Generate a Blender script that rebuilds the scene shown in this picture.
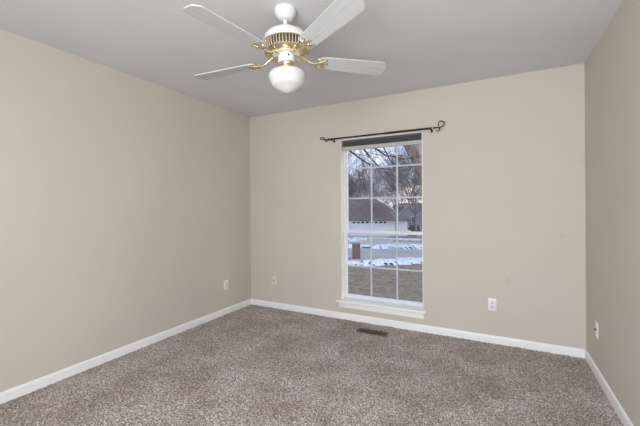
import bpy, bmesh, math, random
import numpy as np
from mathutils import Vector, Matrix, Euler

# ------------------------------------------------------------------ clear
for o in list(bpy.data.objects):
    bpy.data.objects.remove(o, do_unlink=True)
SC = bpy.context.scene
COL = SC.collection
PI = math.pi
R = math.radians

# ------------------------------------------------------------------ room dimensions (metres)
XL, XR, YB, YR, H = -2.867, 0.648, 3.504, -1.50, 2.44
YAW = R(27.65)
EYE = 1.26
GZ = -3.04                       # ground level outside (upstairs bedroom)
CY, SY = math.cos(YAW), math.sin(YAW)

# ------------------------------------------------------------------ camera
cam = bpy.data.objects.new('camera', bpy.data.cameras.new('camera'))
COL.objects.link(cam)
cam.location = (0, 0, EYE)
cam.rotation_euler = (Matrix.Rotation(YAW, 3, 'Z') @ Matrix.Rotation(R(90), 3, 'X') @ Matrix.Rotation(R(-0.35), 3, 'Z')).to_euler()
cam.data.sensor_width = 36
cam.data.lens = 338.2 / 640 * 36
cam.data.shift_y = -5.8 / 640
cam.data.clip_start = 0.02
cam.data.clip_end = 500
SC.camera = cam

# ------------------------------------------------------------------ colour management
vs = SC.view_settings
vs.view_transform = 'Standard'
vs.look = 'None'
vs.gamma = 1
vs.exposure = 0.0
vs.use_curve_mapping = False

# ------------------------------------------------------------------ world: winter sky with broken cloud
W = bpy.data.worlds.new('winter_sky')
SC.world = W
W.use_nodes = True
nt = W.node_tree
nt.nodes.clear()
def wn(t, **k):
    n = nt.nodes.new(t)
    for a, b in k.items(): setattr(n, a, b)
    return n
tc = wn('ShaderNodeTexCoord')
sep = wn('ShaderNodeSeparateXYZ')
nt.links.new(tc.outputs['Generated'], sep.inputs[0])
grad = wn('ShaderNodeValToRGB')
nt.links.new(sep.outputs['Z'], grad.inputs[0])
e = grad.color_ramp.elements
e[0].position = 0.0; e[0].color = (0.80, 0.70, 0.68, 1)
e[1].position = 0.30; e[1].color = (0.29, 0.42, 0.78, 1)
q = e.new(0.085); q.color = (0.50, 0.57, 0.76, 1)
q = e.new(0.9); q.color = (0.22, 0.34, 0.62, 1)
mp = wn('ShaderNodeMapping')
mp.inputs['Scale'].default_value = (5, 5, 17)
nt.links.new(tc.outputs['Generated'], mp.inputs[0])
cl = wn('ShaderNodeTexNoise')
cl.inputs['Scale'].default_value = 1.3
cl.inputs['Detail'].default_value = 6
cl.inputs['Roughness'].default_value = 0.6
nt.links.new(mp.outputs[0], cl.inputs[0])
cr = wn('ShaderNodeValToRGB')
cr.color_ramp.elements[0].position = 0.45
cr.color_ramp.elements[1].position = 0.64
nt.links.new(cl.outputs['Fac'], cr.inputs[0])
cc = wn('ShaderNodeValToRGB')          # cloud colour: peach near the horizon, white above
nt.links.new(sep.outputs['Z'], cc.inputs[0])
cc.color_ramp.elements[0].position = 0.02; cc.color_ramp.elements[0].color = (1.0, 0.86, 0.80, 1)
cc.color_ramp.elements[1].position = 0.14; cc.color_ramp.elements[1].color = (0.74, 0.76, 0.84, 1)
mx = wn('ShaderNodeMixRGB')
nt.links.new(cr.outputs[0], mx.inputs[0])
nt.links.new(grad.outputs[0], mx.inputs[1])
nt.links.new(cc.outputs[0], mx.inputs[2])
bg = wn('ShaderNodeBackground')
bg.inputs['Strength'].default_value = 1.5
nt.links.new(mx.outputs[0], bg.inputs[0])
wo = wn('ShaderNodeOutputWorld')
nt.links.new(bg.outputs[0], wo.inputs[0])

# ------------------------------------------------------------------ lights
def area(name, loc, rot, sx, sy, power, colour=(1, 1, 1)):
    l = bpy.data.lights.new(name, 'AREA')
    l.shape = 'RECTANGLE'; l.size = sx; l.size_y = sy
    l.energy = power; l.color = colour
    o = bpy.data.objects.new(name, l); COL.objects.link(o)
    o.location = loc; o.rotation_euler = rot
    return o
# added fill lamp just inside the rear wall, main light of the room
area('rear_fill', (-0.42, YR + 0.24, 1.15), (R(90), 0, R(-14)), 1.75, 1.35, 110, (0.95, 0.98, 1.03))
# added upward lamp behind the camera, brightens the ceiling like a bounced flash
area('ceiling_fill', (0.2, -0.5, 0.9), (R(180), 0, 0), 0.6, 0.4, 9, (0.95, 0.98, 1.03))

# added soft sun from the right, brightens the overcast yard and left jamb
sl = bpy.data.lights.new('fill_sun', 'SUN'); sl.energy = 2.7; sl.angle = R(18); sl.color = (1.0, 0.94, 0.86)
so = bpy.data.objects.new('fill_sun', sl); COL.objects.link(so)
so.rotation_euler = Vector((0.86, 0.21, 0.45)).to_track_quat('Z', 'Y').to_euler()

# ------------------------------------------------------------------ materials
def mat(name, colour, rough=0.6, metal=0.0, spec=0.5, noise=None, bump=None, coat=0.0):
    """noise = (scale, colour2, detail, lo, hi); bump = (scale, strength, distance)"""
    m = bpy.data.materials.new(name); m.use_nodes = True
    t = m.node_tree; b = t.nodes['Principled BSDF']
    b.inputs['Base Color'].default_value = (*colour, 1)
    b.inputs['Roughness'].default_value = rough
    b.inputs['Metallic'].default_value = metal
    b.inputs['Specular IOR Level'].default_value = spec
    b.inputs['Coat Weight'].default_value = coat
    co = t.nodes.new('ShaderNodeTexCoord')
    if noise:
        sc, c2, det, lo, hi = noise
        n = t.nodes.new('ShaderNodeTexNoise')
        if isinstance(sc, (tuple, list)):
            mpn = t.nodes.new('ShaderNodeMapping'); mpn.inputs['Scale'].default_value = sc
            t.links.new(co.outputs['Object'], mpn.inputs[0]); t.links.new(mpn.outputs[0], n.inputs[0])
            n.inputs['Scale'].default_value = 1
        else:
            t.links.new(co.outputs['Object'], n.inputs[0]); n.inputs['Scale'].default_value = sc
        n.inputs['Detail'].default_value = det
        r = t.nodes.new('ShaderNodeValToRGB')
        r.color_ramp.elements[0].position = lo; r.color_ramp.elements[0].color = (*colour, 1)
        r.color_ramp.elements[1].position = hi; r.color_ramp.elements[1].color = (*c2, 1)
        t.links.new(n.outputs['Fac'], r.inputs[0])
        t.links.new(r.outputs[0], b.inputs['Base Color'])
    if bump:
        n2 = t.nodes.new('ShaderNodeTexNoise')
        t.links.new(co.outputs['Object'], n2.inputs[0])
        n2.inputs['Scale'].default_value = bump[0]; n2.inputs['Detail'].default_value = 3
        bn = t.nodes.new('ShaderNodeBump')
        bn.inputs['Strength'].default_value = bump[1]; bn.inputs['Distance'].default_value = bump[2]
        t.links.new(n2.outputs['Fac'], bn.inputs['Height'])
        t.links.new(bn.outputs[0], b.inputs['Normal'])
    return m

def wall_mat():
    m = mat('beige_wall_paint', (0.62, 0.583, 0.515), 0.75, spec=0.25, noise=(1.7, (0.60, 0.563, 0.495), 5, 0.35, 0.7), bump=(140, 0.10, 0.001))
    t = m.node_tree; b = t.nodes['Principled BSDF']
    src = b.inputs['Base Color'].links[0].from_socket
    co = t.nodes['Texture Coordinate']
    n = t.nodes.new('ShaderNodeTexNoise'); n.inputs['Scale'].default_value = 6.5; n.inputs['Detail'].default_value = 2
    t.links.new(co.outputs['Object'], n.inputs[0])
    r = t.nodes.new('ShaderNodeValToRGB')            # small old scuffs
    r.color_ramp.elements[0].position = 0.735; r.color_ramp.elements[0].color = (0, 0, 0, 1)
    r.color_ramp.elements[1].position = 0.78; r.color_ramp.elements[1].color = (0.2, 0.2, 0.2, 1)
    t.links.new(n.outputs['Fac'], r.inputs[0])
    x = t.nodes.new('ShaderNodeMixRGB'); x.inputs[2].default_value = (0.40, 0.35, 0.29, 1)
    t.links.new(r.outputs[0], x.inputs[0]); t.links.new(src, x.inputs[1]); t.links.new(x.outputs[0], b.inputs['Base Color'])
    return m

def carpet_mat():
    m = bpy.data.materials.new('brown_carpet_pile'); m.use_nodes = True
    t = m.node_tree; b = t.nodes['Principled BSDF']
    b.inputs['Roughness'].default_value = 0.95; b.inputs['Specular IOR Level'].default_value = 0.1
    b.inputs['Sheen Weight'].default_value = 0.25; b.inputs['Sheen Roughness'].default_value = 0.5
    co = t.nodes.new('ShaderNodeTexCoord')
    n = t.nodes.new('ShaderNodeTexNoise'); n.inputs['Scale'].default_value = 125; n.inputs['Detail'].default_value = 3; n.inputs['Roughness'].default_value = 0.7
    t.links.new(co.outputs['Object'], n.inputs[0])
    r = t.nodes.new('ShaderNodeValToRGB')
    r.color_ramp.elements[0].position = 0.37; r.color_ramp.elements[0].color = (0.085, 0.066, 0.055, 1)
    r.color_ramp.elements[1].position = 0.63; r.color_ramp.elements[1].color = (0.72, 0.64, 0.59, 1)
    q = r.color_ramp.elements.new(0.5); q.color = (0.335, 0.283, 0.247, 1)
    t.links.new(n.outputs['Fac'], r.inputs[0])
    n2 = t.nodes.new('ShaderNodeTexNoise'); n2.inputs['Scale'].default_value = 3.2; n2.inputs['Detail'].default_value = 4
    t.links.new(co.outputs['Object'], n2.inputs[0])
    r2 = t.nodes.new('ShaderNodeValToRGB')           # trodden and vacuumed patches
    r2.color_ramp.elements[0].position = 0.36; r2.color_ramp.elements[0].color = (0.84, 0.815, 0.78, 1)
    r2.color_ramp.elements[1].position = 0.62; r2.color_ramp.elements[1].color = (1.12, 1.13, 1.17, 1)
    t.links.new(n2.outputs['Fac'], r2.inputs[0])
    x = t.nodes.new('ShaderNodeMixRGB'); x.blend_type = 'MULTIPLY'; x.inputs[0].default_value = 1
    t.links.new(r.outputs[0], x.inputs[1]); t.links.new(r2.outputs[0], x.inputs[2])
    t.links.new(x.outputs[0], b.inputs['Base Color'])
    return m

def glass_mat():
    m = bpy.data.materials.new('window_glass'); m.use_nodes = True
    t = m.node_tree; t.nodes.clear()
    out = t.nodes.new('ShaderNodeOutputMaterial'); mixs = t.nodes.new('ShaderNodeMixShader')
    tr = t.nodes.new('ShaderNodeBsdfTransparent'); tr.inputs[0].default_value = (0.95, 0.97, 0.97, 1)
    gl = t.nodes.new('ShaderNodeBsdfGlossy'); gl.inputs['Roughness'].default_value = 0.02
    fr = t.nodes.new('ShaderNodeFresnel'); fr.inputs[0].default_value = 1.45
    ml = t.nodes.new('ShaderNodeMath'); ml.operation = 'MULTIPLY'; ml.inputs[1].default_value = 0.6
    t.links.new(fr.outputs[0], ml.inputs[0]); t.links.new(ml.outputs[0], mixs.inputs[0])
    t.links.new(tr.outputs[0], mixs.inputs[1]); t.links.new(gl.outputs[0], mixs.inputs[2]); t.links.new(mixs.outputs[0], out.inputs[0])
    return m

def brick_mat(name, c1, c2, mortar, scale):
    m = bpy.data.materials.new(name); m.use_nodes = True
    t = m.node_tree; b = t.nodes['Principled BSDF']; b.inputs['Roughness'].default_value = 0.9
    co = t.nodes.new('ShaderNodeTexCoord'); mpn = t.nodes.new('ShaderNodeMapping'); mpn.inputs['Rotation'].default_value = (R(90), 0, 0)
    bk = t.nodes.new('ShaderNodeTexBrick'); bk.inputs['Scale'].default_value = scale
    bk.inputs['Color1'].default_value = (*c1, 1); bk.inputs['Color2'].default_value = (*c2, 1); bk.inputs['Mortar'].default_value = (*mortar, 1)
    t.links.new(co.outputs['Object'], mpn.inputs[0]); t.links.new(mpn.outputs[0], bk.inputs[0]); t.links.new(bk.outputs[0], b.inputs['Base Color'])
    return m

M = dict(
    wall=wall_mat(), carpet=carpet_mat(), glass=glass_mat(),
    ceil=mat('white_ceiling_paint', (0.70, 0.70, 0.71), 0.85, spec=0.2, noise=(2.2, (0.665, 0.665, 0.675), 4, 0.35, 0.7), bump=(120, 0.12, 0.001)),
    trim=mat('white_trim_paint', (0.93, 0.93, 0.92), 0.4, noise=(9, (0.89, 0.89, 0.88), 3, 0.45, 0.8)),
    jamb=mat('cream_jamb_paint', (0.92, 0.885, 0.79), 0.5, noise=(9, (0.90, 0.86, 0.77), 3, 0.45, 0.8)),
    vinyl=mat('white_vinyl', (0.74, 0.78, 0.84), 0.4, noise=(14, (0.69, 0.73, 0.79), 2, 0.4, 0.8)),  # white vinyl, bluish outdoor light put into its colour
    grid=mat('grid_bars', (0.58, 0.63, 0.71), 0.4, noise=(14, (0.53, 0.58, 0.66), 2, 0.4, 0.8)),  # tint of the outdoor light between the panes is part of this colour
    shade=mat('grey_shade_fabric', (0.11, 0.11, 0.12), 0.9, spec=0.1, noise=((3, 60, 260), (0.15, 0.15, 0.16), 2, 0.4, 0.7)),
    rail=mat('pale_grey_rail', (0.50, 0.49, 0.46), 0.5, noise=(12, (0.46, 0.45, 0.43), 2, 0.4, 0.8)),
    iron=mat('black_wrought_iron', (0.022, 0.018, 0.016), 0.42, metal=0.6, noise=(60, (0.04, 0.03, 0.025), 2, 0.4, 0.8)),
    brass=mat('polished_brass', (0.80, 0.71, 0.50), 0.25, metal=1.0, noise=(30, (0.74, 0.65, 0.45), 2, 0.4, 0.8)),
    dullbrass=mat('antique_brass', (0.45, 0.35, 0.16), 0.35, metal=1.0, noise=(40, (0.38, 0.29, 0.13), 2, 0.4, 0.8)),
    enamel=mat('white_enamel', (0.78, 0.78, 0.77), 0.25, coat=0.2, noise=(20, (0.76, 0.76, 0.75), 2, 0.4, 0.8)),
    blade=mat('whitewashed_blade', (0.575, 0.585, 0.59), 0.45, noise=((4, 70, 70), (0.51, 0.52, 0.525), 4, 0.42, 0.68)),
    opal=mat('opal_glass', (0.69, 0.69, 0.69), 0.15, coat=0.3, noise=(5, (0.67, 0.67, 0.68), 2, 0.4, 0.7)),
    dark=mat('dark_slot', (0.015, 0.013, 0.012), 0.8, noise=(30, (0.03, 0.025, 0.02), 2, 0.4, 0.8)),
    plate=mat('white_plastic_plate', (0.86, 0.86, 0.85), 0.35, noise=(30, (0.83, 0.83, 0.82), 2, 0.4, 0.8)),
    ivory=mat('ivory_plastic_plate', (0.80, 0.71, 0.50), 0.35, noise=(30, (0.76, 0.67, 0.47), 2, 0.4, 0.8)),
    socket=mat('socket_face', (0.76, 0.76, 0.76), 0.4, noise=(30, (0.72, 0.72, 0.72), 2, 0.4, 0.8)),
    register=mat('brown_register_metal', (0.15, 0.115, 0.088), 0.45, metal=0.3, noise=(30, (0.20, 0.16, 0.125), 2, 0.4, 0.8)),
    bark=mat('grey_bark', (0.22, 0.19, 0.175), 0.95, spec=0.1, noise=((9, 9, 2.5), (0.42, 0.375, 0.35), 5, 0.38, 0.68), bump=(14, 0.6, 0.03)),
    darkbark=mat('dark_bark', (0.075, 0.062, 0.068), 0.95, spec=0.1, noise=(5, (0.13, 0.11, 0.11), 4, 0.4, 0.7)),
    paletwig=mat('pale_twigs', (0.45, 0.43, 0.45), 0.95, spec=0.1, noise=(1.2, (0.32, 0.29, 0.29), 4, 0.4, 0.7)),
    farbark=mat('far_woods_bark', (0.20, 0.165, 0.165), 0.95, spec=0.1, noise=(0.5, (0.32, 0.27, 0.27), 4, 0.4, 0.7)),
    lawn=mat('winter_lawn', (0.20, 0.175, 0.115), 0.98, spec=0.05, noise=(3.5, (0.33, 0.26, 0.215), 9, 0.36, 0.64), bump=(14, 0.3, 0.03)),
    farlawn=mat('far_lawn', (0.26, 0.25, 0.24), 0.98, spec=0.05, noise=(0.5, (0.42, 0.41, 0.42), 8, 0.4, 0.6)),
    road=mat('wet_asphalt', (0.33, 0.31, 0.305), 0.7, noise=((0.3, 1.4, 1), (0.43, 0.405, 0.40), 5, 0.38, 0.65)),
    walk=mat('pale_concrete', (0.45, 0.44, 0.43), 0.9, noise=(2, (0.37, 0.36, 0.36), 5, 0.4, 0.7)),
    snow=mat('old_snow', (0.76, 0.78, 0.83), 0.7, noise=(1.3, (0.58, 0.60, 0.67), 5, 0.45, 0.75)),
    roof=mat('brown_shingles', (0.19, 0.15, 0.145), 0.95, spec=0.1, noise=((2, 2, 9), (0.27, 0.22, 0.215), 5, 0.35, 0.7)),
    siding=mat('white_siding', (0.84, 0.85, 0.88), 0.7, noise=((0.2, 0.2, 7), (0.78, 0.79, 0.82), 2, 0.4, 0.6)),
    gdoor=mat('white_garage_door', (0.88, 0.89, 0.91), 0.5, noise=((0.3, 0.3, 4), (0.82, 0.83, 0.85), 2, 0.4, 0.6)),
    greysiding=mat('blue_grey_siding', (0.25, 0.26, 0.31), 0.8, noise=((0.2, 0.2, 6), (0.30, 0.31, 0.36), 2, 0.4, 0.6)),
    pane=mat('dark_window_pane', (0.04, 0.045, 0.06), 0.15, noise=(1, (0.06, 0.065, 0.08), 2, 0.4, 0.8)),
    carpaint=mat('dark_car_paint', (0.05, 0.045, 0.055), 0.25, coat=0.5, noise=(2, (0.06, 0.055, 0.065), 2, 0.4, 0.8)),
    brick=brick_mat('red_brick', (0.17, 0.085, 0.08), (0.23, 0.12, 0.11), (0.27, 0.22, 0.215), 3.2),
    capstone=mat('stone_cap', (0.33, 0.22, 0.20), 0.9, noise=(6, (0.26, 0.16, 0.145), 3, 0.4, 0.7)),
)

# ------------------------------------------------------------------ mesh helpers
def box(bm, lo, hi, mi=0):
    x0, y0, z0 = lo; x1, y1, z1 = hi
    v = [bm.verts.new(p) for p in ((x0,y0,z0),(x1,y0,z0),(x1,y1,z0),(x0,y1,z0),(x0,y0,z1),(x1,y0,z1),(x1,y1,z1),(x0,y1,z1))]
    for f in ((3,2,1,0),(4,5,6,7),(0,1,5,4),(1,2,6,5),(2,3,7,6),(3,0,4,7)):
        bm.faces.new([v[i] for i in f]).material_index = mi
def bbox(lo, hi, bev=0.003, seg=2):
    bm = bmesh.new(); box(bm, lo, hi)
    if bev: bmesh.ops.bevel(bm, geom=list(bm.edges), offset=bev, segments=seg, profile=0.5, affect='EDGES')
    return bm
def merge(a, b):
    tmp = bpy.data.meshes.new('tmp'); b.to_mesh(tmp); a.from_mesh(tmp); b.free(); bpy.data.meshes.remove(tmp); return a
def lathe(prof, n=40, c=(0, 0), bm=None):
    bm = bm or bmesh.new(); rings = []
    for r, z in prof:
        if r < 1e-5: rings.append([bm.verts.new((c[0], c[1], z))])
        else: rings.append([bm.verts.new((c[0]+r*math.cos(2*PI*i/n), c[1]+r*math.sin(2*PI*i/n), z)) for i in range(n)])
    for a, b in zip(rings, rings[1:]):
        for i in range(n):
            j = (i+1) % n
            if len(a) == 1 and len(b) == 1: continue
            if len(a) == 1: bm.faces.new((a[0], b[i], b[j]))
            elif len(b) == 1: bm.faces.new((a[i], b[0], a[j]))
            else: bm.faces.new((a[i], b[i], b[j], a[j]))
    bmesh.ops.recalc_face_normals(bm, faces=bm.faces)
    return bm
def tube(bm, pts, rad, n=8, cap=True):
    pts = [Vector(p) for p in pts]
    if not isinstance(rad, (list, tuple)): rad = [rad]*len(pts)
    rings = []; up = None
    for i, p in enumerate(pts):
        t = (pts[min(i+1, len(pts)-1)] - pts[max(i-1, 0)])
        if t.length < 1e-9: t = Vector((0, 0, 1))
        t.normalize()
        if up is None:
            up = Vector((0, 0, 1)) if abs(t.z) < 0.9 else Vector((1, 0, 0))
        s = t.cross(up)
        if s.length < 1e-4: s = t.cross(Vector((0.3, 0.8, 0.5)))
        s.normalize(); up = s.cross(t).normalized()
        rings.append([bm.verts.new(p + (s*math.cos(2*PI*k/n) + up*math.sin(2*PI*k/n))*rad[i]) for k in range(n)])
    for a, b in zip(rings, rings[1:]):
        for k in range(n):
            bm.faces.new((a[k], a[(k+1) % n], b[(k+1) % n], b[k]))
    if cap:
        bm.faces.new(rings[0][::-1]); bm.faces.new(rings[-1])
    return bm
def prism(bm, outline, z0, z1):
    """outline: list of (x,y); extruded from z0 to z1"""
    a = [bm.verts.new((x, y, z0)) for x, y in outline]; b = [bm.verts.new((x, y, z1)) for x, y in outline]
    n = len(a)
    bm.faces.new(a[::-1]); bm.faces.new(b)
    for i in range(n): bm.faces.new((a[i], a[(i+1) % n], b[(i+1) % n], b[i]))
    return bm
def obj(name, bm, m, parent=None, smooth=False, loc=None, rot=None):
    me = bpy.data.meshes.new(name)
    bmesh.ops.recalc_face_normals(bm, faces=bm.faces)
    bm.to_mesh(me); bm.free()
    for k in (m if isinstance(m, (list, tuple)) else [m]): me.materials.append(M[k])
    if smooth:
        me.polygons.foreach_set('use_smooth', [True]*len(me.polygons))
        try: me.set_sharp_from_angle(angle=R(35))
        except Exception: pass
    o = bpy.data.objects.new(name, me); COL.objects.link(o)
    if parent: o.parent = parent
    if loc is not None: o.location = loc
    if rot is not None: o.rotation_euler = rot
    return o
def spin(bm, mtx): bmesh.ops.transform(bm, matrix=mtx, verts=bm.verts); return bm
def tag(o, label=None, cat=None, group=None, kind=None):
    if label: o['label'] = label
    if cat: o['category'] = cat
    if group: o['group'] = group
    if kind: o['kind'] = kind
    return o
def thing(name, label, cat, loc=(0, 0, 0), rot=(0, 0, 0), group=None, kind=None):
    o = bpy.data.objects.new(name, None); COL.objects.link(o)
    o.empty_display_size = 0.1; o.location = loc; o.rotation_euler = rot
    return tag(o, label, cat, group, kind)
def struct(name, bm, m, label, cat, parent=None):
    return tag(obj(name, bm, m, parent), label, cat, None, 'structure')
def arc(cx, cz, r, a0, a1, n=12):
    return [(cx + r*math.cos(R(a0+(a1-a0)*i/n)), cz + r*math.sin(R(a0+(a1-a0)*i/n))) for i in range(n+1)]

# ------------------------------------------------------------------ room shell
T = 0.14
WX0, WX1, WZ0, WZ1 = -1.565, -0.665, 0.205, 2.02          # window opening in the far wall
WD = 0.125
bm = bmesh.new()
box(bm, (XL-T, YB, -0.05), (WX0, YB+WD, H+0.05)); box(bm, (WX1, YB, -0.05), (XR+T, YB+0.077, H+0.05)); box(bm, (WX1+0.03, YB+0.077, -0.05), (XR+T, YB+WD, H+0.05))
box(bm, (WX0, YB, -0.05), (WX1, YB+WD, WZ0)); box(bm, (WX0, YB, WZ1), (WX1, YB+WD, H+0.05))
struct('wall_back', bm, 'wall', 'beige painted far wall holding the window', 'wall')
bm = bmesh.new(); box(bm, (XL-T, YR-T, -0.05), (XL, YB, H+0.05))
struct('wall_left', bm, 'wall', 'long bare beige wall on the left', 'wall')
bm = bmesh.new(); box(bm, (XR, YR-T, -0.05), (XR+T, YB, H+0.05))
struct('wall_right', bm, 'wall', 'beige wall at the right edge, in shade', 'wall')
RX0, RX1, RZ0, RZ1 = -1.32, 0.48, 0.45, 2.05              # opening for the added window, unseen behind the camera
bm = bmesh.new()
box(bm, (XL, YR-T, -0.05), (RX0, YR, H+0.05)); box(bm, (RX1, YR-T, -0.05), (XR, YR, H+0.05))
box(bm, (RX0, YR-T, -0.05), (RX1, YR, RZ0)); box(bm, (RX0, YR-T, RZ1), (RX1, YR, H+0.05))
struct('wall_rear', bm, 'wall', 'beige wall behind the viewer', 'wall')
bm = bmesh.new(); box(bm, (XL-T, YR-T, H), (XR+T, YB+WD, H+0.1))
struct('ceiling', bm, 'ceil', 'smooth white painted ceiling', 'ceiling')

# carpet: a fine grid with tuft-sized relief
def carpet():
    rng = np.random.default_rng(4)
    nx, ny = 340, 484
    x = np.linspace(XL, XR, nx); y = np.linspace(YR, YB, ny)
    X, Y = np.meshgrid(x, y)
    dx = (XR-XL)/(nx-1)
    Z = -rng.random(X.shape)*0.009 + 0.001
    X = X + (rng.random(X.shape)-0.5)*dx*0.7; Y = Y + (rng.random(Y.shape)-0.5)*dx*0.7
    X = np.clip(X, XL, XR); Y = np.clip(Y, YR, YB)
    vs_ = np.stack([X, Y, Z], -1).reshape(-1, 3)
    idx = np.arange(nx*ny).reshape(ny, nx)
    f = np.stack([idx[:-1, :-1], idx[:-1, 1:], idx[1:, 1:], idx[1:, :-1]], -1).reshape(-1, 4)
    me = bpy.data.meshes.new('floor'); me.from_pydata(vs_.tolist(), [], f.tolist())
    me.materials.append(M['carpet'])
    o = bpy.data.objects.new('floor', me); COL.objects.link(o)
    tag(o, 'brown flecked cut-pile carpet floor', 'floor', None, 'structure')
carpet()

# baseboards with a rounded top edge
def baseboard(name, p0, p1, nrm, label):
    bm = bmesh.new(); n = Vector(nrm)
    prof = [(0, -0.006), (0.013, -0.006), (0.013, 0.050), (0.010, 0.062), (0.005, 0.067), (0, 0.068)]
    rings = []
    for p in (Vector(p0), Vector(p1)):
        rings.append([bm.verts.new(p + n*d + Vector((0, 0, z))) for d, z in prof])
    k = len(prof)
    for i in range(k): bm.faces.new((rings[0][i], rings[0][(i+1) % k], rings[1][(i+1) % k], rings[1][i]))
    bm.faces.new(rings[0][::-1]); bm.faces.new(rings[1])
    struct(name, bm, 'trim', label, 'baseboard')
baseboard('baseboard_left', (XL, YR, 0), (XL, YB, 0), (1, 0, 0), 'white baseboard along the left wall')
baseboard('baseboard_back', (XL+0.013, YB, 0), (XR-0.013, YB, 0), (0, -1, 0), 'white baseboard below the window wall')
baseboard('baseboard_right', (XR, YR, 0), (XR, YB, 0), (-1, 0, 0), 'white baseboard along the right wall')

# ------------------------------------------------------------------ window_1: two sashes with grids, stool and apron
win = thing('window_1', 'tall white double-hung window with grids looking onto a winter street', 'window', (-1.115, YB, WZ0), kind='structure')
wl = Vector((-1.115, YB, WZ0))
def wobj(name, bm, m, parent=win, base=wl, **k):
    bmesh.ops.translate(bm, verts=bm.verts, vec=-base)
    return obj(name, bm, m, parent, **k)
Y0 = YB + 0.077                                            # room face of the vinyl frame
bm = bmesh.new()                                           # painted returns
box(bm, (WX0, YB-0.001, WZ0), (WX0+0.004, Y0+0.045, WZ1)); box(bm, (WX1-0.006, YB-0.001, WZ0), (WX1, Y0, WZ1)); box(bm, (WX0, YB-0.001, WZ1-0.008), (WX1, Y0+0.045, WZ1))
wobj('jamb', bm, 'jamb')
fx0, fx1, fz0, fz1 = WX0+0.004, WX1+0.030, WZ0+0.012, WZ1-0.008
def frame_bm(x0, x1, z0, z1, y0, y1, l, r, b, t, bev=0.003):
    bm = bbox((x0, y0, z0), (x0+l, y1, z1), bev)
    for lo, hi in (((x1-r, y0, z0), (x1, y1, z1)), ((x0+l-0.001, y0, z0), (x1-r+0.001, y1, z0+b)), ((x0+l-0.001, y0, z1-t), (x1-r+0.001, y1, z1))):
        merge(bm, bbox(lo, hi, bev))
    return bm
wobj('frame', frame_bm(fx0, fx1, fz0, fz1, Y0, Y0+0.046, 0.014, 0.020, 0.018, 0.03), 'vinyl')
MR = 1.0                                                   # meeting rail height
MX = (-1.243, -0.953)
def sash(name, z0, z1, y0, bars, rails):
    sx0, sx1 = fx0+0.012, fx1-0.018
    s = wobj(name, frame_bm(sx0, sx1, z0, z1, y0, y0+0.022, 0.022, 0.026, *rails), 'vinyl')
    g = bmesh.new(); box(g, (sx0+0.02, y0+0.009, z0+0.02), (sx1-0.02, y0+0.013, z1-0.02))
    wobj('pane', g, 'glass', s, wl)
    for x in MX: wobj('muntin', bbox((x-0.008, y0+0.0055, z0+rails[0]-0.002), (x+0.008, y0+0.0165, z1-rails[1]+0.002), 0.002, 1), 'grid', s, wl)
    for z in bars: wobj('muntin', bbox((sx0+0.024, y0+0.006, z-0.008), (sx1-0.024, y0+0.016, z+0.008), 0.002, 1), 'grid', s, wl)
    return s
sash('upper_sash', MR-0.042, fz1-0.02, Y0+0.023, (1.70, 1.358), (0.040, 0.04))
lo_s = sash('lower_sash', fz0+0.014, MR, Y0+0.0005, (0.589,), (0.034, 0.036))
for x in (-1.40, -0.83):
    wobj('sash_lock', bbox((x-0.025, Y0-0.010, MR-0.006), (x+0.025, Y0+0.012, MR+0.010), 0.004), 'vinyl', lo_s, wl)
# stool and apron
st = bbox((WX0-0.055, YB-0.045, WZ0-0.018), (WX1+0.030, YB+0.005, WZ0+0.010), 0.007, 3)
merge(st, bbox((WX0, YB-0.002, WZ0-0.018), (WX1, Y0+0.03, WZ0+0.010), 0.001, 1))
wobj('stool', st, 'trim', smooth=True)
ap = bbox((WX0-0.030, YB-0.018, WZ0-0.075), (WX1+0.008, YB, WZ0-0.018), 0.004, 2)
merge(ap, bbox((WX0-0.030, YB-0.026, WZ0-0.032), (WX1+0.008, YB, WZ0-0.016), 0.005, 2))
wobj('apron', ap, 'trim', smooth=True)

# added window, unseen behind the viewer, made up to go with the rear fill lamp
w2 = thing('added_rear_window', 'added white framed window, unseen behind the viewer, to go with the fill lamp', 'window', ((RX0+RX1)/2, YR, RZ0), kind='structure')
b2 = Vector(((RX0+RX1)/2, YR, RZ0))
wobj('frame', frame_bm(RX0, RX1, RZ0, RZ1, YR-0.10, YR-0.02, 0.05, 0.05, 0.05, 0.05), 'trim', w2, b2)
gb = bmesh.new(); box(gb, (RX0+0.05, YR-0.07, RZ0+0.05), (RX1-0.05, YR-0.065, RZ1-0.05))
wobj('pane', gb, 'glass', w2, b2)

# ------------------------------------------------------------------ raised shade at the head of the window
sh = thing('window_shade', 'dark grey fabric shade pulled fully up at the window head', 'blind', (-1.115, YB+0.05, 2.012))
sb = Vector((-1.115, YB+0.05, 2.012))
x0, x1 = WX0+0.012, WX1-0.012
wobj('headrail', bbox((x0, YB+0.022, 1.990), (x1, YB+0.074, 2.011), 0.003), 'shade', sh, sb)
bm = bmesh.new()                                           # stack of pleats
z = 1.990
while z > 1.942:
    pr = [(YB+0.030, z), (YB+0.024, z-0.004), (YB+0.030, z-0.008), (YB+0.066, z-0.008), (YB+0.072, z-0.004), (YB+0.066, z)]
    a = [bm.verts.new((x0+0.002, y_, z_)) for y_, z_ in pr]; b = [bm.verts.new((x1-0.002, y_, z_)) for y_, z_ in pr]
    bm.faces.new(a[::-1]); bm.faces.new(b)
    for i in range(6): bm.faces.new((a[i], a[(i+1) % 6], b[(i+1) % 6], b[i]))
    z -= 0.008
wobj('pleated_fabric', bm, 'shade', sh, sb)
tag(wobj('bottom_rail', bbox((x0, YB+0.026, 1.902), (x1, YB+0.070, 1.9415), 0.004), 'rail', sh, sb), 'pale grey bottom rail')

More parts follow.
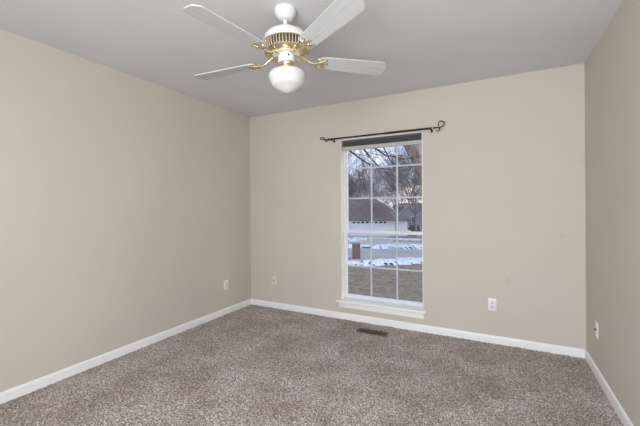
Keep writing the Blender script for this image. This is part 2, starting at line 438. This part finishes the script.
# ------------------------------------------------------------------ curtain rod with scroll finials
RY, RZ = YB-0.075, 2.024
rx0, rx1 = -1.655, -0.560
rod = thing('curtain_rod', 'black wrought-iron curtain rod with scrolled ends above the window', 'curtain rod', (-1.1, RY, RZ))
rb = Vector((-1.1, RY, RZ))
bm = bmesh.new(); tube(bm, [(rx0, RY, RZ), (-1.02, RY, RZ)], 0.0085, 12); tube(bm, [(-1.03, RY, RZ), (rx1, RY, RZ)], 0.0105, 12)
wobj('rod', bm, 'iron', rod, rb, smooth=True)
def finial(xb, s, turn):
    bm = bmesh.new()
    pts = [(0, 0), (0.02, 0.004), (0.045, 0.000), (0.068, -0.001)]
    pts += [(0.084+0.0*0, 0.003)]
    big = arc(0.086, 0.032, 0.027, -80, 200, 22)
    big += [(0.064, 0.018), (0.069, 0.014)]
    tube(bm, [(xb+s*x, RY, RZ+z_) for x, z_ in pts+big], [0.0055]*(len(pts)+12)+[0.0055-0.0022*i/(len(big)-12) for i in range(len(big)-12)], 8)
    small = [(0.030, 0.002), (0.052, -0.002)] + arc(0.056, -0.018, 0.016, 70, -170, 14)
    tube(bm, [(xb+s*x, RY-0.002, RZ+z_) for x, z_ in small], [0.005]*6+[0.005-0.002*i/(len(small)-6) for i in range(len(small)-6)], 8)
    for x in (0.004, 0.014, 0.026): tube(bm, [(xb+s*(x-0.003), RY, RZ), (xb+s*(x+0.003), RY, RZ)], 0.011-0.0012*(x*100/2.6), 12)
    c0 = Vector((0, RY, RZ)); spin(bm, Matrix.Translation(c0) @ Matrix.Rotation(R(turn), 4, 'X') @ Matrix.Translation(-c0))
    return wobj('finial', bm, 'iron', rod, rb, smooth=True)
finial(rx0, -1, 75); finial(rx1, 1, 0)
for x in (rx0+0.012, rx1-0.012):
    bm = bbox((x-0.008, YB-0.005, RZ-0.030), (x+0.008, YB, RZ+0.012), 0.002)
    tube(bm, [(x, YB-0.003, RZ-0.020), (x, YB-0.045, RZ-0.020), (x, RY, RZ-0.011)], 0.005, 8)
    tube(bm, [(x, RY+0.013*math.cos(a), RZ+0.013*math.sin(a)) for a in [R(150+24*i) for i in range(11)]], 0.0035, 8)
    wobj('bracket', bm, 'iron', rod, rb, smooth=True)
bm = bmesh.new(); tube(bm, [(rx1+0.001, RY, RZ), (rx1+0.006, RY, RZ), (rx1+0.012, RY, RZ)], [0.0125, 0.0135, 0.0125], 14)
wobj('collar', bm, 'brass', rod, rb, smooth=True)['label'] = 'small brass collar'

# ------------------------------------------------------------------ ceiling fan
FX, FY = -1.116, 1.697
fan = thing('ceiling_fan', 'white and brass five-blade ceiling fan with a schoolhouse glass light', 'ceiling fan', (FX, FY, H))
def fz(bm): bmesh.ops.translate(bm, verts=bm.verts, vec=(0, 0, -H)); return bm
obj('canopy', fz(lathe([(0, 2.44), (0.064, 2.44), (0.066, 2.430), (0.064, 2.419), (0.058, 2.406), (0.049, 2.393), (0.040, 2.383), (0.033, 2.379), (0, 2.379)])), 'enamel', fan, smooth=True)
obj('downrod', fz(lathe([(0, 2.375), (0.0125, 2.375), (0.0125, 2.334), (0.017, 2.331), (0.023, 2.324), (0.023, 2.305), (0, 2.305)], 24)), 'enamel', fan, smooth=True)
mh = obj('motor_housing', fz(lathe([(0, 2.309), (0.030, 2.308), (0.064, 2.304), (0.094, 2.296), (0.117, 2.283), (0.131, 2.266), (0.136, 2.251), (0.136, 2.236), (0.132, 2.228), (0.100, 2.227), (0, 2.227)], 56)), 'enamel', fan, smooth=True)
# vented brass band: ring pierced by fins
vb = lathe([(0.133, 2.231), (0.137, 2.228), (0.137, 2.223), (0.132, 2.220), (0.122, 2.220), (0.122, 2.231)], 56)
lathe([(0.124, 2.182), (0.130, 2.179), (0.130, 2.173), (0.120, 2.168), (0.070, 2.165), (0.070, 2.178), (0.124, 2.182)], 56, bm=vb)
for k in range(44):
    a = 2*PI*k/44; c_, s_ = math.cos(a), math.sin(a)
    tube(vb, [(0.130*c_, 0.130*s_, 2.222), (0.128*c_, 0.128*s_, 2.197), (0.124*c_, 0.124*s_, 2.178)], 0.0042, 5)
vbo = obj('vent_band', fz(vb), 'brass', mh, smooth=True); tag(vbo, 'pierced brass band')
obj('motor_core', fz(lathe([(0, 2.228), (0.117, 2.228), (0.112, 2.174), (0, 2.174)], 40)), 'register', mh, smooth=True)['label'] = 'dark gap behind the brass vents'
obj('flywheel', fz(lathe([(0, 2.180), (0.082, 2.180), (0.084, 2.176), (0.084, 2.168), (0.078, 2.163), (0, 2.163)], 40)), 'enamel', fan, smooth=True)
swh = obj('switch_housing', fz(lathe([(0, 2.170), (0.038, 2.170), (0.047, 2.166), (0.051, 2.158), (0.051, 2.124), (0.047, 2.116), (0, 2.116)], 40)), 'enamel', fan, smooth=True)
ang = math.atan2(-FY, -FX) + R(12)
bm = bmesh.new(); c_, s_ = math.cos(ang), math.sin(ang)
tube(bm, [(0.047*c_, 0.047*s_, 2.142-H), (0.059*c_, 0.059*s_, 2.142-H)], [0.0055, 0.004], 10)
obj('switch_knob', bm, 'dark', swh, smooth=True)['label'] = 'small dark reversing switch'
obj('light_fitter', fz(lathe([(0, 2.118), (0.042, 2.118), (0.046, 2.113), (0.046, 2.103), (0.042, 2.097), (0.045, 2.090), (0.050, 2.082), (0.050, 2.066), (0, 2.066)], 40)), 'brass', fan, smooth=True)['label'] = 'brass light fitter'
for k in range(3):
    a = ang + R(20) + k*2*PI/3; bm = bmesh.new()
    tube(bm, [(0.047*math.cos(a), 0.047*math.sin(a), 2.075-H), (0.062*math.cos(a), 0.062*math.sin(a), 2.075-H)], 0.0035, 8)
    obj('thumb_screw', bm, 'brass', fan, smooth=True)
globe = [(0.040, 2.086), (0.052, 2.078), (0.075, 2.073), (0.095, 2.066), (0.107, 2.056), (0.110, 2.046), (0.109, 2.036), (0.104, 2.020), (0.0975, 2.004), (0.092, 1.992), (0.088, 1.986), (0.082, 1.982), (0.072, 1.976), (0.055, 1.966), (0.036, 1.955), (0.018, 1.948), (0, 1.946)]
obj('glass_globe', fz(lathe([(a_, b_-0.008) for a_, b_ in globe], 48)), 'opal', fan, smooth=True)['label'] = 'white opal schoolhouse globe'
# blades and irons: built along +X, turned about the shaft
PITCH = -11
def blade_outline():
    w0, w1, r0, r1 = 0.052, 0.066, 0.200, 0.643
    up = [(r0, w0*0.62), (r0+0.012, w0*0.86), (r0+0.035, w0), (r1-0.034, w1), (r1-0.026, w1-0.003), (r1-0.004, w1-0.026), (r1, w1-0.036)]
    return up + [(x, -y) for x, y in reversed(up)]
def make_blade_bm():
    bm = prism(bmesh.new(), blade_outline(), -0.003, 0.003)
    return bm
BZ = 2.140 - H
pitchM = Matrix.Translation((0, 0, BZ)) @ Matrix.Rotation(R(PITCH), 4, 'X')
def iron_bm():
    bm = bmesh.new()
    tube(bm, [(0.070, 0, -0.272), (0.092, 0, -0.277), (0.115, 0, -0.290), (0.138, 0, -0.305), (0.162, 0, -0.311), (0.190, 0, -0.309), (0.212, 0, -0.307)],
         [0.010, 0.009, 0.008, 0.0075, 0.0075, 0.008, 0.008], 10)
    box(bm, (0.052, -0.017, -0.281), (0.082, 0.017, -0.273))
    return bm
def scroll_bm():
    bm = bmesh.new(); zz = -0.0065
    for s in (-1, 1):
        ring = [(0.202+0.020*math.cos(2*PI*i/16), s*0.022+0.017*math.sin(2*PI*i/16), zz) for i in range(17)]
        tube(bm, ring, 0.0040, 7)
        tube(bm, [(0.184, s*0.004, zz), (0.205, s*0.008, zz), (0.222, s*0.018, zz), (0.238, s*0.030, zz)], [0.0050, 0.0055, 0.0055, 0.0055], 8)
        lathe([(0, zz-0.005), (0.006, zz-0.004), (0.009, zz-0.001), (0.009, zz+0.004), (0, zz+0.004)], 12, (0.238, s*0.030), bm)
    tube(bm, [(0.184, 0, zz), (0.248, 0, zz)], [0.0060, 0.0055], 8)
    lathe([(0, zz-0.005), (0.006, zz-0.004), (0.009, zz-0.001), (0.009, zz+0.004), (0, zz+0.004)], 12, (0.248, 0), bm)
    return bm
for k in range(5):
    a = R(44.4 + 72*k)
    if k == 0:
        ir = obj('blade_iron', iron_bm(), 'brass', fan, smooth=True); ir['label'] = 'brass blade arm'
        sc_ = obj('scroll_plate', spin(scroll_bm(), pitchM), 'brass', ir, smooth=True)
        bl = obj('blade', spin(make_blade_bm(), pitchM), 'blade', fan)
        bl['label'] = 'whitewashed wood blade'
        i0, s0, b0 = ir, sc_, bl
    else:
        ir = i0.copy(); COL.objects.link(ir)
        sc_ = s0.copy(); COL.objects.link(sc_); sc_.parent = ir
        bl = b0.copy(); COL.objects.link(bl)
        ir.parent = fan; bl.parent = fan
    ir.rotation_euler = (0, 0, a); bl.rotation_euler = (0, 0, a)

# the fan hangs a little out of plumb from its ball joint
ax_ = Vector((-0.05, 0.027, 1)).normalized()
TILT = Matrix.Translation((0, 0, 2.40-H)) @ Vector((0, 0, 1)).rotation_difference(ax_).to_matrix().to_4x4() @ Matrix.Translation((0, 0, H-2.40))
for ch in fan.children:
    if ch.name != 'canopy': ch.matrix_basis = TILT @ Matrix.LocRotScale(ch.location, ch.rotation_euler, ch.scale)

# ------------------------------------------------------------------ wall plates
def plate_bm(w=0.070, h=0.115): return bbox((-w/2, -0.006, -h/2), (w/2, 0.001, h/2), 0.003, 2)
def screw_bm(z): return spin(lathe([(0, 0), (0.0034, 0), (0.003, 0.0015), (0, 0.0018)], 10), Matrix.Translation((0, -0.0058, z)) @ Matrix.Rotation(R(90), 4, 'X'))
def duplex(name, label, loc, rz, m='plate'):
    t = thing(name, label, 'outlet', loc, (0, 0, rz))
    obj('cover_plate', plate_bm(), m, t, smooth=True)
    for z in (0.0195, -0.0195):
        f = obj('receptacle', bbox((-0.0165, -0.0085, z-0.0135), (0.0165, -0.005, z+0.0135), 0.003, 2), 'socket' if m == 'plate' else m, t)
        bm = bmesh.new()
        box(bm, (-0.0085, -0.0090, z-0.003), (-0.0060, -0.0083, z+0.0075)); box(bm, (0.0060, -0.0090, z-0.002), (0.0085, -0.0083, z+0.0065))
        box(bm, (-0.0028, -0.0090, z-0.0105), (0.0028, -0.0083, z-0.0060))
        obj('slots', bm, 'dark', f)
    obj('screw', screw_bm(0), 'socket', t)
    return t
def jack(name, label, loc, rz, m, hole):
    t = thing(name, label, 'wall plate', loc, (0, 0, rz))
    obj('cover_plate', plate_bm(), m, t, smooth=True)
    if hole == 'phone':
        bm = bmesh.new(); box(bm, (-0.0065, -0.0068, -0.001), (0.0065, -0.0055, 0.014)); obj('jack_opening', bm, 'dark', t)
    else:
        obj('coax_connector', spin(lathe([(0, 0), (0.0085, 0), (0.0085, 0.002), (0.0052, 0.002), (0.0052, 0.011), (0, 0.011)], 16), Matrix.Translation((0, -0.0055, 0)) @ Matrix.Rotation(R(90), 4, 'X')), 'dark', t, smooth=True)
    for z in (0.042, -0.042): obj('screw', screw_bm(z), 'socket' if m == 'plate' else m, t)
    return t
duplex('wall_outlet', 'white duplex outlet on the back wall right of the window', (-0.045, YB, 0.350), 0)
jack('phone_jack_plate', 'ivory wall plate with one small jack, beside the left corner', (-2.495, YB, 0.335), 0, 'ivory', 'phone')
jack('cable_jack_plate', 'pale wall plate with a dark cable connector on the right wall', (XR, 3.158, 0.344), -PI/2, 'plate', 'coax')
t = thing('rocker_plate', 'white wall plate with a tall rectangular insert on the left wall', 'wall plate', (XL, 3.045, 0.341), (0, 0, PI/2))
obj('cover_plate', plate_bm(), 'plate', t, smooth=True)
f = obj('receptacle', bbox((-0.0165, -0.0080, -0.0335), (0.0165, -0.005, 0.0335), 0.002, 2), 'socket', t)
for z in (0.0185, -0.0150):
    bm = bmesh.new(); box(bm, (-0.0085, -0.0086, z-0.003), (-0.0060, -0.0078, z+0.0075)); box(bm, (0.0060, -0.0086, z-0.002), (0.0085, -0.0078, z+0.0065))
    obj('slots', bm, 'dark', f)
for z in (0.046, -0.046): obj('screw', screw_bm(z), 'plate', t)

# ------------------------------------------------------------------ floor register
t = thing('floor_register', 'brown metal floor register set in the carpet under the window', 'vent', (-1.118, 3.245, 0.0))
L2, W2 = 0.158, 0.055
bm = frame_bm(-L2, L2, -W2, W2, 0, 0.007, 0.014, 0.014, 0.014, 0.014, 0.002)
spin(bm, Matrix(((1, 0, 0, 0), (0, 0, 1, 0), (0, 1, 0, 0), (0, 0, 0, 1))))
obj('frame', bm, 'register', t)
bm = bmesh.new(); box(bm, (-L2+0.01, -W2+0.01, 0.0002), (L2-0.01, W2-0.01, 0.0015)); obj('duct_opening', bm, 'dark', t)
for i in range(20):
    x = -L2+0.020+i*(2*L2-0.040)/19
    s = bmesh.new(); box(s, (-0.0012, -W2+0.013, -0.0035), (0.0012, W2-0.013, 0.0035))
    spin(s, Matrix.Translation((x, 0, 0.0042)) @ Matrix.Rotation(R(28), 4, 'Y'))
    obj('louvre', s, 'register', t)
bm = bmesh.new(); box(bm, (-L2+0.012, -0.004, 0.002), (L2-0.012, 0.004, 0.0085)); obj('divider_bar', bm, 'register', t)

# ------------------------------------------------------------------ outside
def E(u, d, z=GZ): return Vector((u*CY - d*SY, u*SY + d*CY, z))      # u metres to the right, d metres out
def ground(name, poly, z, m, label, cat, kind='structure', thick=0.03):
    bm = bmesh.new()
    prism(bm, [tuple(E(u, d)[:2]) for u, d in poly], z-thick, z)
    o = obj(name, bm, m); return tag(o, label, cat, None, kind)
ground('lawn', [(-25, 6.5), (45, 6.5), (75, 27), (-40, 27)], GZ, 'lawn', 'brown winter lawn running down to the street', 'lawn')
ground('street', [(-40, 27.0), (75, 27.0), (90, 36.0), (-50, 36.0)], GZ-0.02, 'road', 'wet grey street between the snowy verges', 'street')
ground('far_yard', [(-50, 36.0), (90, 36.0), (200, 160), (-130, 160)], GZ, 'farlawn', 'patchy far yard across the street', 'yard')

def snow_strip(name, pts, label, seed, hgt=0.10):
    """irregular low bank of old snow; pts = (u, d_near, d_far)"""
    rng = random.Random(seed)
    bm = bmesh.new(); rows = []
    us = []
    n = int((pts[-1][0]-pts[0][0])/0.13)
    ph = [rng.uniform(0, 6.28) for _ in range(6)]
    def wob(u, k): return (0.35*math.sin(u*0.9+ph[k]) + 0.28*math.sin(u*2.3+ph[k+1]) + 0.22*math.sin(u*5.1+ph[(k+2) % 6]))
    for i in range(n+1):
        u = pts[0][0] + (pts[-1][0]-pts[0][0])*i/n
        for (a, b) in zip(pts, pts[1:]):
            if a[0] <= u <= b[0]+1e-6:
                t = (u-a[0])/(b[0]-a[0]); dn = a[1]+(b[1]-a[1])*t; df = a[2]+(b[2]-a[2])*t; break
        dn += wob(u, 0)*0.5; df += wob(u, 3)*0.6
        if df-dn < 0.08: df = dn+0.08
        row = []
        for j in range(6):
            v = j/5
            zz = GZ - 0.015 + (hgt*math.sin(v*PI)*(0.6+0.5*rng.random()) if 0 < j < 5 else 0)
            row.append(bm.verts.new(E(u + (rng.random()-0.5)*0.1, dn+(df-dn)*v, zz)))
        rows.append(row)
    for a, b in zip(rows, rows[1:]):
        for j in range(5):
            if rng.random() > (0.25 if j in (0, 4) else 0.08): bm.faces.new((a[j], b[j], b[j+1], a[j+1]))      # thawed gaps
    return tag(obj(name, bm, 'snow', smooth=False), label, 'snow', None, 'stuff')
snow_strip('snow_bank', [(-8, 24.6, 26.2), (2.0, 24.4, 27.2), (4.2, 24.6, 27.4), (6.4, 24.8, 28.6), (9.5, 25.4, 29.4), (20, 26, 30)], 'white snow bank along the near edge of the street', 3, 0.16)
snow_strip('snow_bank', [(-8, 35.6, 40.0), (2.6, 35.6, 39.0), (5.6, 34.8, 38.6), (8.5, 34.2, 39.8), (11.5, 33.6, 38.8), (24, 34.0, 40)], 'ragged snow bank along the far edge of the street', 5, 0.22)
snow_strip('snow_bank', [(-10, 41.5, 48.5), (4.5, 42.0, 48.8), (7.5, 45.5, 48.2), (11, 43.5, 46.0), (15, 41.5, 44.0), (28, 42, 47)], 'broad snow cover in front of the garage', 8, 0.10)
ground('driveway', [(4.6, 36.2), (8.4, 36.2), (10.0, 49.8), (4.4, 49.8)], GZ+0.012, 'walk', 'pale driveway leading to the garage across the street', 'driveway')

# brick mailbox pillar by the street
pm = thing('brick_pillar', 'squat red brick pillar beside the street', 'pillar', E(3.02, 28.4), (0, 0, YAW))
bm = bmesh.new(); box(bm, (-0.31, -0.31, -0.02), (0.31, 0.31, 1.18)); obj('brick_shaft', bm, 'brick', pm)
obj('cap', bbox((-0.36, -0.36, 1.18), (0.36, 0.36, 1.27), 0.02, 1), 'capstone', pm)

# house across the street
def local(u, d): return E(u, d)
hs = thing('house', 'white house with brown hipped roof and wide garage door across the street', 'house', E(0, 50), (0, 0, YAW))
bm = bmesh.new(); box(bm, (-5, 0, -0.05), (12.9, 9, 2.45)); obj('wall', bm, 'siding', hs)
bm = bmesh.new()                                           # hipped roof
ov = 0.45; x0, x1, y0, y1, ze, zr = -5-ov, 12.9+ov, -ov, 9+ov, 2.40, 5.75
v = [bm.verts.new(p) for p in ((x0,y0,ze),(x1,y0,ze),(x1,y1,ze),(x0,y1,ze),(x0+4.6,4.5,zr),(x1-4.6,4.5,zr),(x0,y0,ze-0.16),(x1,y0,ze-0.16),(x1,y1,ze-0.16),(x0,y1,ze-0.16))]
for fdx in ((0,1,5,4),(1,2,5),(2,3,4,5),(3,0,4),(9,8,7,6),(6,7,1,0),(7,8,2,1),(8,9,3,2),(9,6,0,3)): bm.faces.new([v[i] for i in fdx])
obj('roof', bm, 'roof', hs)
gd = obj('garage_door', bbox((4.55, -0.06, 0), (10.0, 0.02, 2.28), 0.02, 1), 'gdoor', hs)
for i in range(8):
    x = 4.80+i*0.655
    bm = bmesh.new(); box(bm, (x, -0.08, 1.88), (x+0.40, -0.05, 2.13)); obj('door_light', bm, 'pane', gd)
for x in (-3.4, 0.4):
    f = obj('window', bbox((x, -0.06, 0.9), (x+1.2, 0.02, 2.1), 0.02, 1), 'gdoor', hs)
    bm = bmesh.new(); box(bm, (x+0.1, -0.075, 1.0), (x+1.1, -0.05, 2.0)); obj('pane', bm, 'pane', f)
# grey house beyond, partly hidden
hg = thing('house', 'blue-grey house partly hidden behind bare trees right of the garage', 'house', E(15.6, 64), (0, 0, YAW))
bm = bmesh.new(); box(bm, (0, 0, -0.05), (11, 8, 4.1)); obj('wall', bm, 'greysiding', hg)
bm = bmesh.new()
v = [bm.verts.new(p) for p in ((-0.4,-0.4,4.1),(11.4,-0.4,4.1),(11.4,8.4,4.1),(-0.4,8.4,4.1),(-0.4,4,5.0),(11.4,4,5.0))]
for fdx in ((0,1,5,4),(2,3,4,5),(1,2,5),(3,0,4),(3,2,1,0)): bm.faces.new([v[i] for i in fdx])
obj('roof', bm, 'roof', hg)
for x in (1.6, 5.0):
    f = obj('window', bbox((x, -0.06, 1.2), (x+1.0, 0.02, 2.5), 0.02, 1), 'siding', hg)
    bm = bmesh.new(); box(bm, (x+0.1, -0.075, 1.3), (x+0.9, -0.05, 2.4)); obj('pane', bm, 'pane', f)
# parked car
ca = thing('car', 'dark car parked right of the garage across the street', 'car', E(14.3, 52.0), (0, 0, YAW+R(80)))
def car_section(xs):
    bm = bmesh.new(); rings = []
    for x, w, zb, zt in xs:
        rings.append([bm.verts.new(p) for p in ((x,-w,zb),(x,w,zb),(x,w*1.02,(zb+zt)/2),(x,w*0.93,zt),(x,-w*0.93,zt),(x,-w*1.02,(zb+zt)/2))])
    for a, b in zip(rings, rings[1:]):
        for i in range(6): bm.faces.new((a[i], a[(i+1) % 6], b[(i+1) % 6], b[i]))
    bm.faces.new(rings[0][::-1]); bm.faces.new(rings[-1]); return bm
obj('body', car_section([(-2.2,0.80,0.45,0.85),(-2.0,0.87,0.28,0.98),(-0.8,0.9,0.25,1.0),(0.8,0.9,0.25,0.98),(1.9,0.86,0.28,0.85),(2.2,0.78,0.40,0.70)]), 'carpaint', ca, smooth=True)
obj('cabin', car_section([(-1.95,0.76,0.97,1.02),(-1.5,0.74,0.97,1.42),(-0.3,0.72,0.97,1.50),(0.4,0.72,0.97,1.42),(1.1,0.78,0.96,1.0)]), 'pane', ca, smooth=True)
for x in (-1.35, 1.35):
    for y in (-0.82, 0.82):
        bm = lathe([(0, -0.10), (0.27, -0.10), (0.32, -0.07), (0.32, 0.07), (0.27, 0.10), (0, 0.10)], 20)
        obj('wheel', spin(bm, Matrix.Translation((x, y, 0.32)) @ Matrix.Rotation(R(90), 4, 'X')), 'dark', ca, smooth=True)

# ---- trees
def branch(bm, rng, p, d, length, rad, depth, spread, up, twig):
    n = 4 if depth > 1 else 3
    pts = [Vector(p)]; rads = [rad]; dirv = Vector(d).normalized()
    for i in range(n):
        dirv = (dirv + Vector((rng.gauss(0, .13), rng.gauss(0, .13), rng.gauss(0, .10)+up))).normalized()
        pts.append(pts[-1] + dirv*length/n); rads.append(rad*(1-0.55*(i+1)/n))
    tube(bm, pts, [max(r, twig) for r in rads], 6 if rad > 0.08 else (4 if rad > 0.03 else 3), cap=False)
    if depth == 0: return
    k = rng.randint(2, 3) if depth > 1 else rng.randint(3, 4)
    for i in range(k):
        t = 0.35 + 0.65*(i+rng.random())/k
        j = min(int(t*n), n-1); f = t*n-j
        q = pts[j].lerp(pts[j+1], min(f, 1))
        ax = Vector((rng.gauss(0, 1), rng.gauss(0, 1), rng.gauss(0, 1))).cross(dirv)
        if ax.length < 1e-3: continue
        nd = dirv.copy(); nd.rotate(Matrix.Rotation(R(rng.uniform(spread*0.5, spread)), 3, ax.normalized()))
        branch(bm, rng, q, nd, length*rng.uniform(0.55, 0.78), max(rads[j]*rng.uniform(0.45, 0.65), twig), depth-1, spread, up, twig)
    branch(bm, rng, pts[-1], dirv, length*0.7, rads[-1], depth-1, spread, up, twig)
def tree(name, label, u, d, height, rad, seed, m, depth=5, twig=0.012, spread=52, lean=(0, 0), trunk=0.28, group=None):
    rng = random.Random(seed)
    t = thing(name, label, 'tree', E(u, d), (0, 0, 0), group)
    tb = bmesh.new(); hgt = height*trunk
    top = Vector((lean[0]*hgt, lean[1]*hgt, hgt))
    tube(tb, [(0, 0, -0.1), (0.02, 0, hgt*0.15), top*0.6, top], [rad*1.45, rad*1.05, rad*0.9, rad*0.8], 9)
    obj('trunk', tb, m, t, smooth=True)
    cb = bmesh.new()
    for i in range(4):
        a = i*PI/2 + rng.uniform(0, 0.8)
        branch(cb, rng, top*(0.8+0.2*rng.random()), (math.cos(a)*0.75+lean[0], math.sin(a)*0.75+lean[1], 0.9), height*0.30, rad*0.55, depth-1, spread, 0.03, twig)
    branch(cb, rng, top, (lean[0], lean[1], 1), height*0.30, rad*0.7, depth-1, spread, 0.03, twig)
    obj('branches', cb, m, t)
    return t

# the big tree close to the house: a thick limb crosses the top corner of the view, thinner boughs hang in from above
ND = 12.0
def px(x, y, d): return E((x-320)/338.2*d, d, EYE-(y-207.2)/338.2*d)
near = thing('near_tree', 'large bare tree close to the house, thick limb crossing the upper right panes', 'tree', E(5.3, 12.6))
nb = Vector(E(5.3, 12.6))
bm = bmesh.new()
tube(bm, [E(5.3, 12.6, GZ-0.1), E(5.25, 12.6, -2.0), E(5.1, 12.5, -0.4), E(4.8, 12.3, 0.6)], [0.62, 0.48, 0.43, 0.42], 14)
wobj('trunk', bm, 'bark', near, nb, smooth=True)
bm = bmesh.new()
limb = [E(4.95, 12.4, 0.2), px(444, 200, 12), px(429, 178, 12), px(413, 146, 12), px(399, 118, 12), px(384, 88, 12)]
tube(bm, limb, [0.36, 0.33, 0.31, 0.30, 0.25, 0.16], 14)
tube(bm, [E(4.95, 12.4, 0.2), px(452, 170, 12.4), px(462, 120, 12.8), px(468, 60, 13)], [0.34, 0.26, 0.20, 0.13], 12)
wobj('limb', bm, 'bark', near, nb, smooth=True)
bm = bmesh.new(); rng = random.Random(12)
def bough(pp, r0, r1, d):
    pts = [px(x, y, dd) for x, y, dd in pp]
    n = len(pts); rr = [r0+(r1-r0)*i/(n-1) for i in range(n)]
    tube(bm, pts, rr, 7)
    for i in range(1, n):
        for _ in range(2):
            dv = (pts[i]-pts[i-1]).normalized() + Vector((rng.gauss(0, .6), rng.gauss(0, .6), rng.gauss(0, .5)))
            branch(bm, rng, pts[i-1].lerp(pts[i], rng.random()), dv, 0.6, 0.012, 1, 45, 0.0, 0.005)
bough([(386, 92, 12), (362, 98, 11.6), (344, 120, 11.2), (336, 136, 11), (349, 150, 10.8), (360, 158.5, 10.7), (370, 165, 10.6), (378, 168, 10.6)], 0.055, 0.014, 0)
bough([(386, 92, 12), (368, 110, 11.6), (357, 130, 11.2), (363, 148, 11), (370, 157, 10.9), (378, 166, 10.8), (383, 169, 10.8)], 0.06, 0.014, 0)
bough([(388, 96, 12), (376, 118, 11.6), (370, 138, 11.3), (376, 149, 11.2), (386, 156, 11.1), (396, 157, 11.0), (404, 160, 11.0)], 0.055, 0.013, 0)
bough([(402, 118, 12), (390, 135, 11.8), (384, 148, 11.6), (390, 160, 11.5), (397, 166, 11.5)], 0.045, 0.011, 0)
wobj('boughs', bm, 'darkbark', near, nb)

# bare trees in the yards across the street
tree('yard_tree', 'slender pale bare tree standing close in front of the garage', 10.6, 47.2, 11.5, 0.13, 21, 'paletwig', 6, 0.013, 50, trunk=0.24)
tree('yard_tree', 'bare tree right of the garage, its dark trunk near the window edge', 13.4, 47.5, 13, 0.20, 33, 'farbark', 6, 0.014, 50, trunk=0.26)
tree('yard_tree', 'bare tree leaning over the left end of the garage roof', 3.6, 61.5, 15, 0.26, 44, 'farbark', 6, 0.018, 50, trunk=0.25)
gk = 'bare winter trees in the woods behind the houses'
lb = 'bare brown winter tree in the woods behind the houses'
k = 0
rr = random.Random(9)
spots = []
for i in range(13):
    u = -4 + i*2.7 + rr.uniform(-0.7, 0.7); d = rr.uniform(66, 84)
    h_ = rr.uniform(12, 15.5)
    if not (15 < u < 24 and i % 2): spots.append((u, d, h_))
spots += [(u+rr.uniform(-1.5, 1.5), rr.uniform(70, 92), rr.uniform(12, 16)) for u in (-26, -21, -16, -10, 33, 38, 43, 49, 55, 62)]
protos = []
for i, (u, d, h_) in enumerate(spots):
    if i < 5:
        t = tree('woodland_tree', lb, u, d, 14, 0.20, 60+i, 'farbark', 5, 0.020, 42, trunk=0.22, group=gk); protos.append(t)
    else:
        src = protos[i % 5]
        t = src.copy(); COL.objects.link(t); t.location = E(u, d); t.rotation_euler = (0, 0, rr.uniform(0, 6.28))
        for ch in src.children:
            c = ch.copy(); COL.objects.link(c); c.parent = t
    s_ = h_/15; t.scale = (s_, s_, s_)
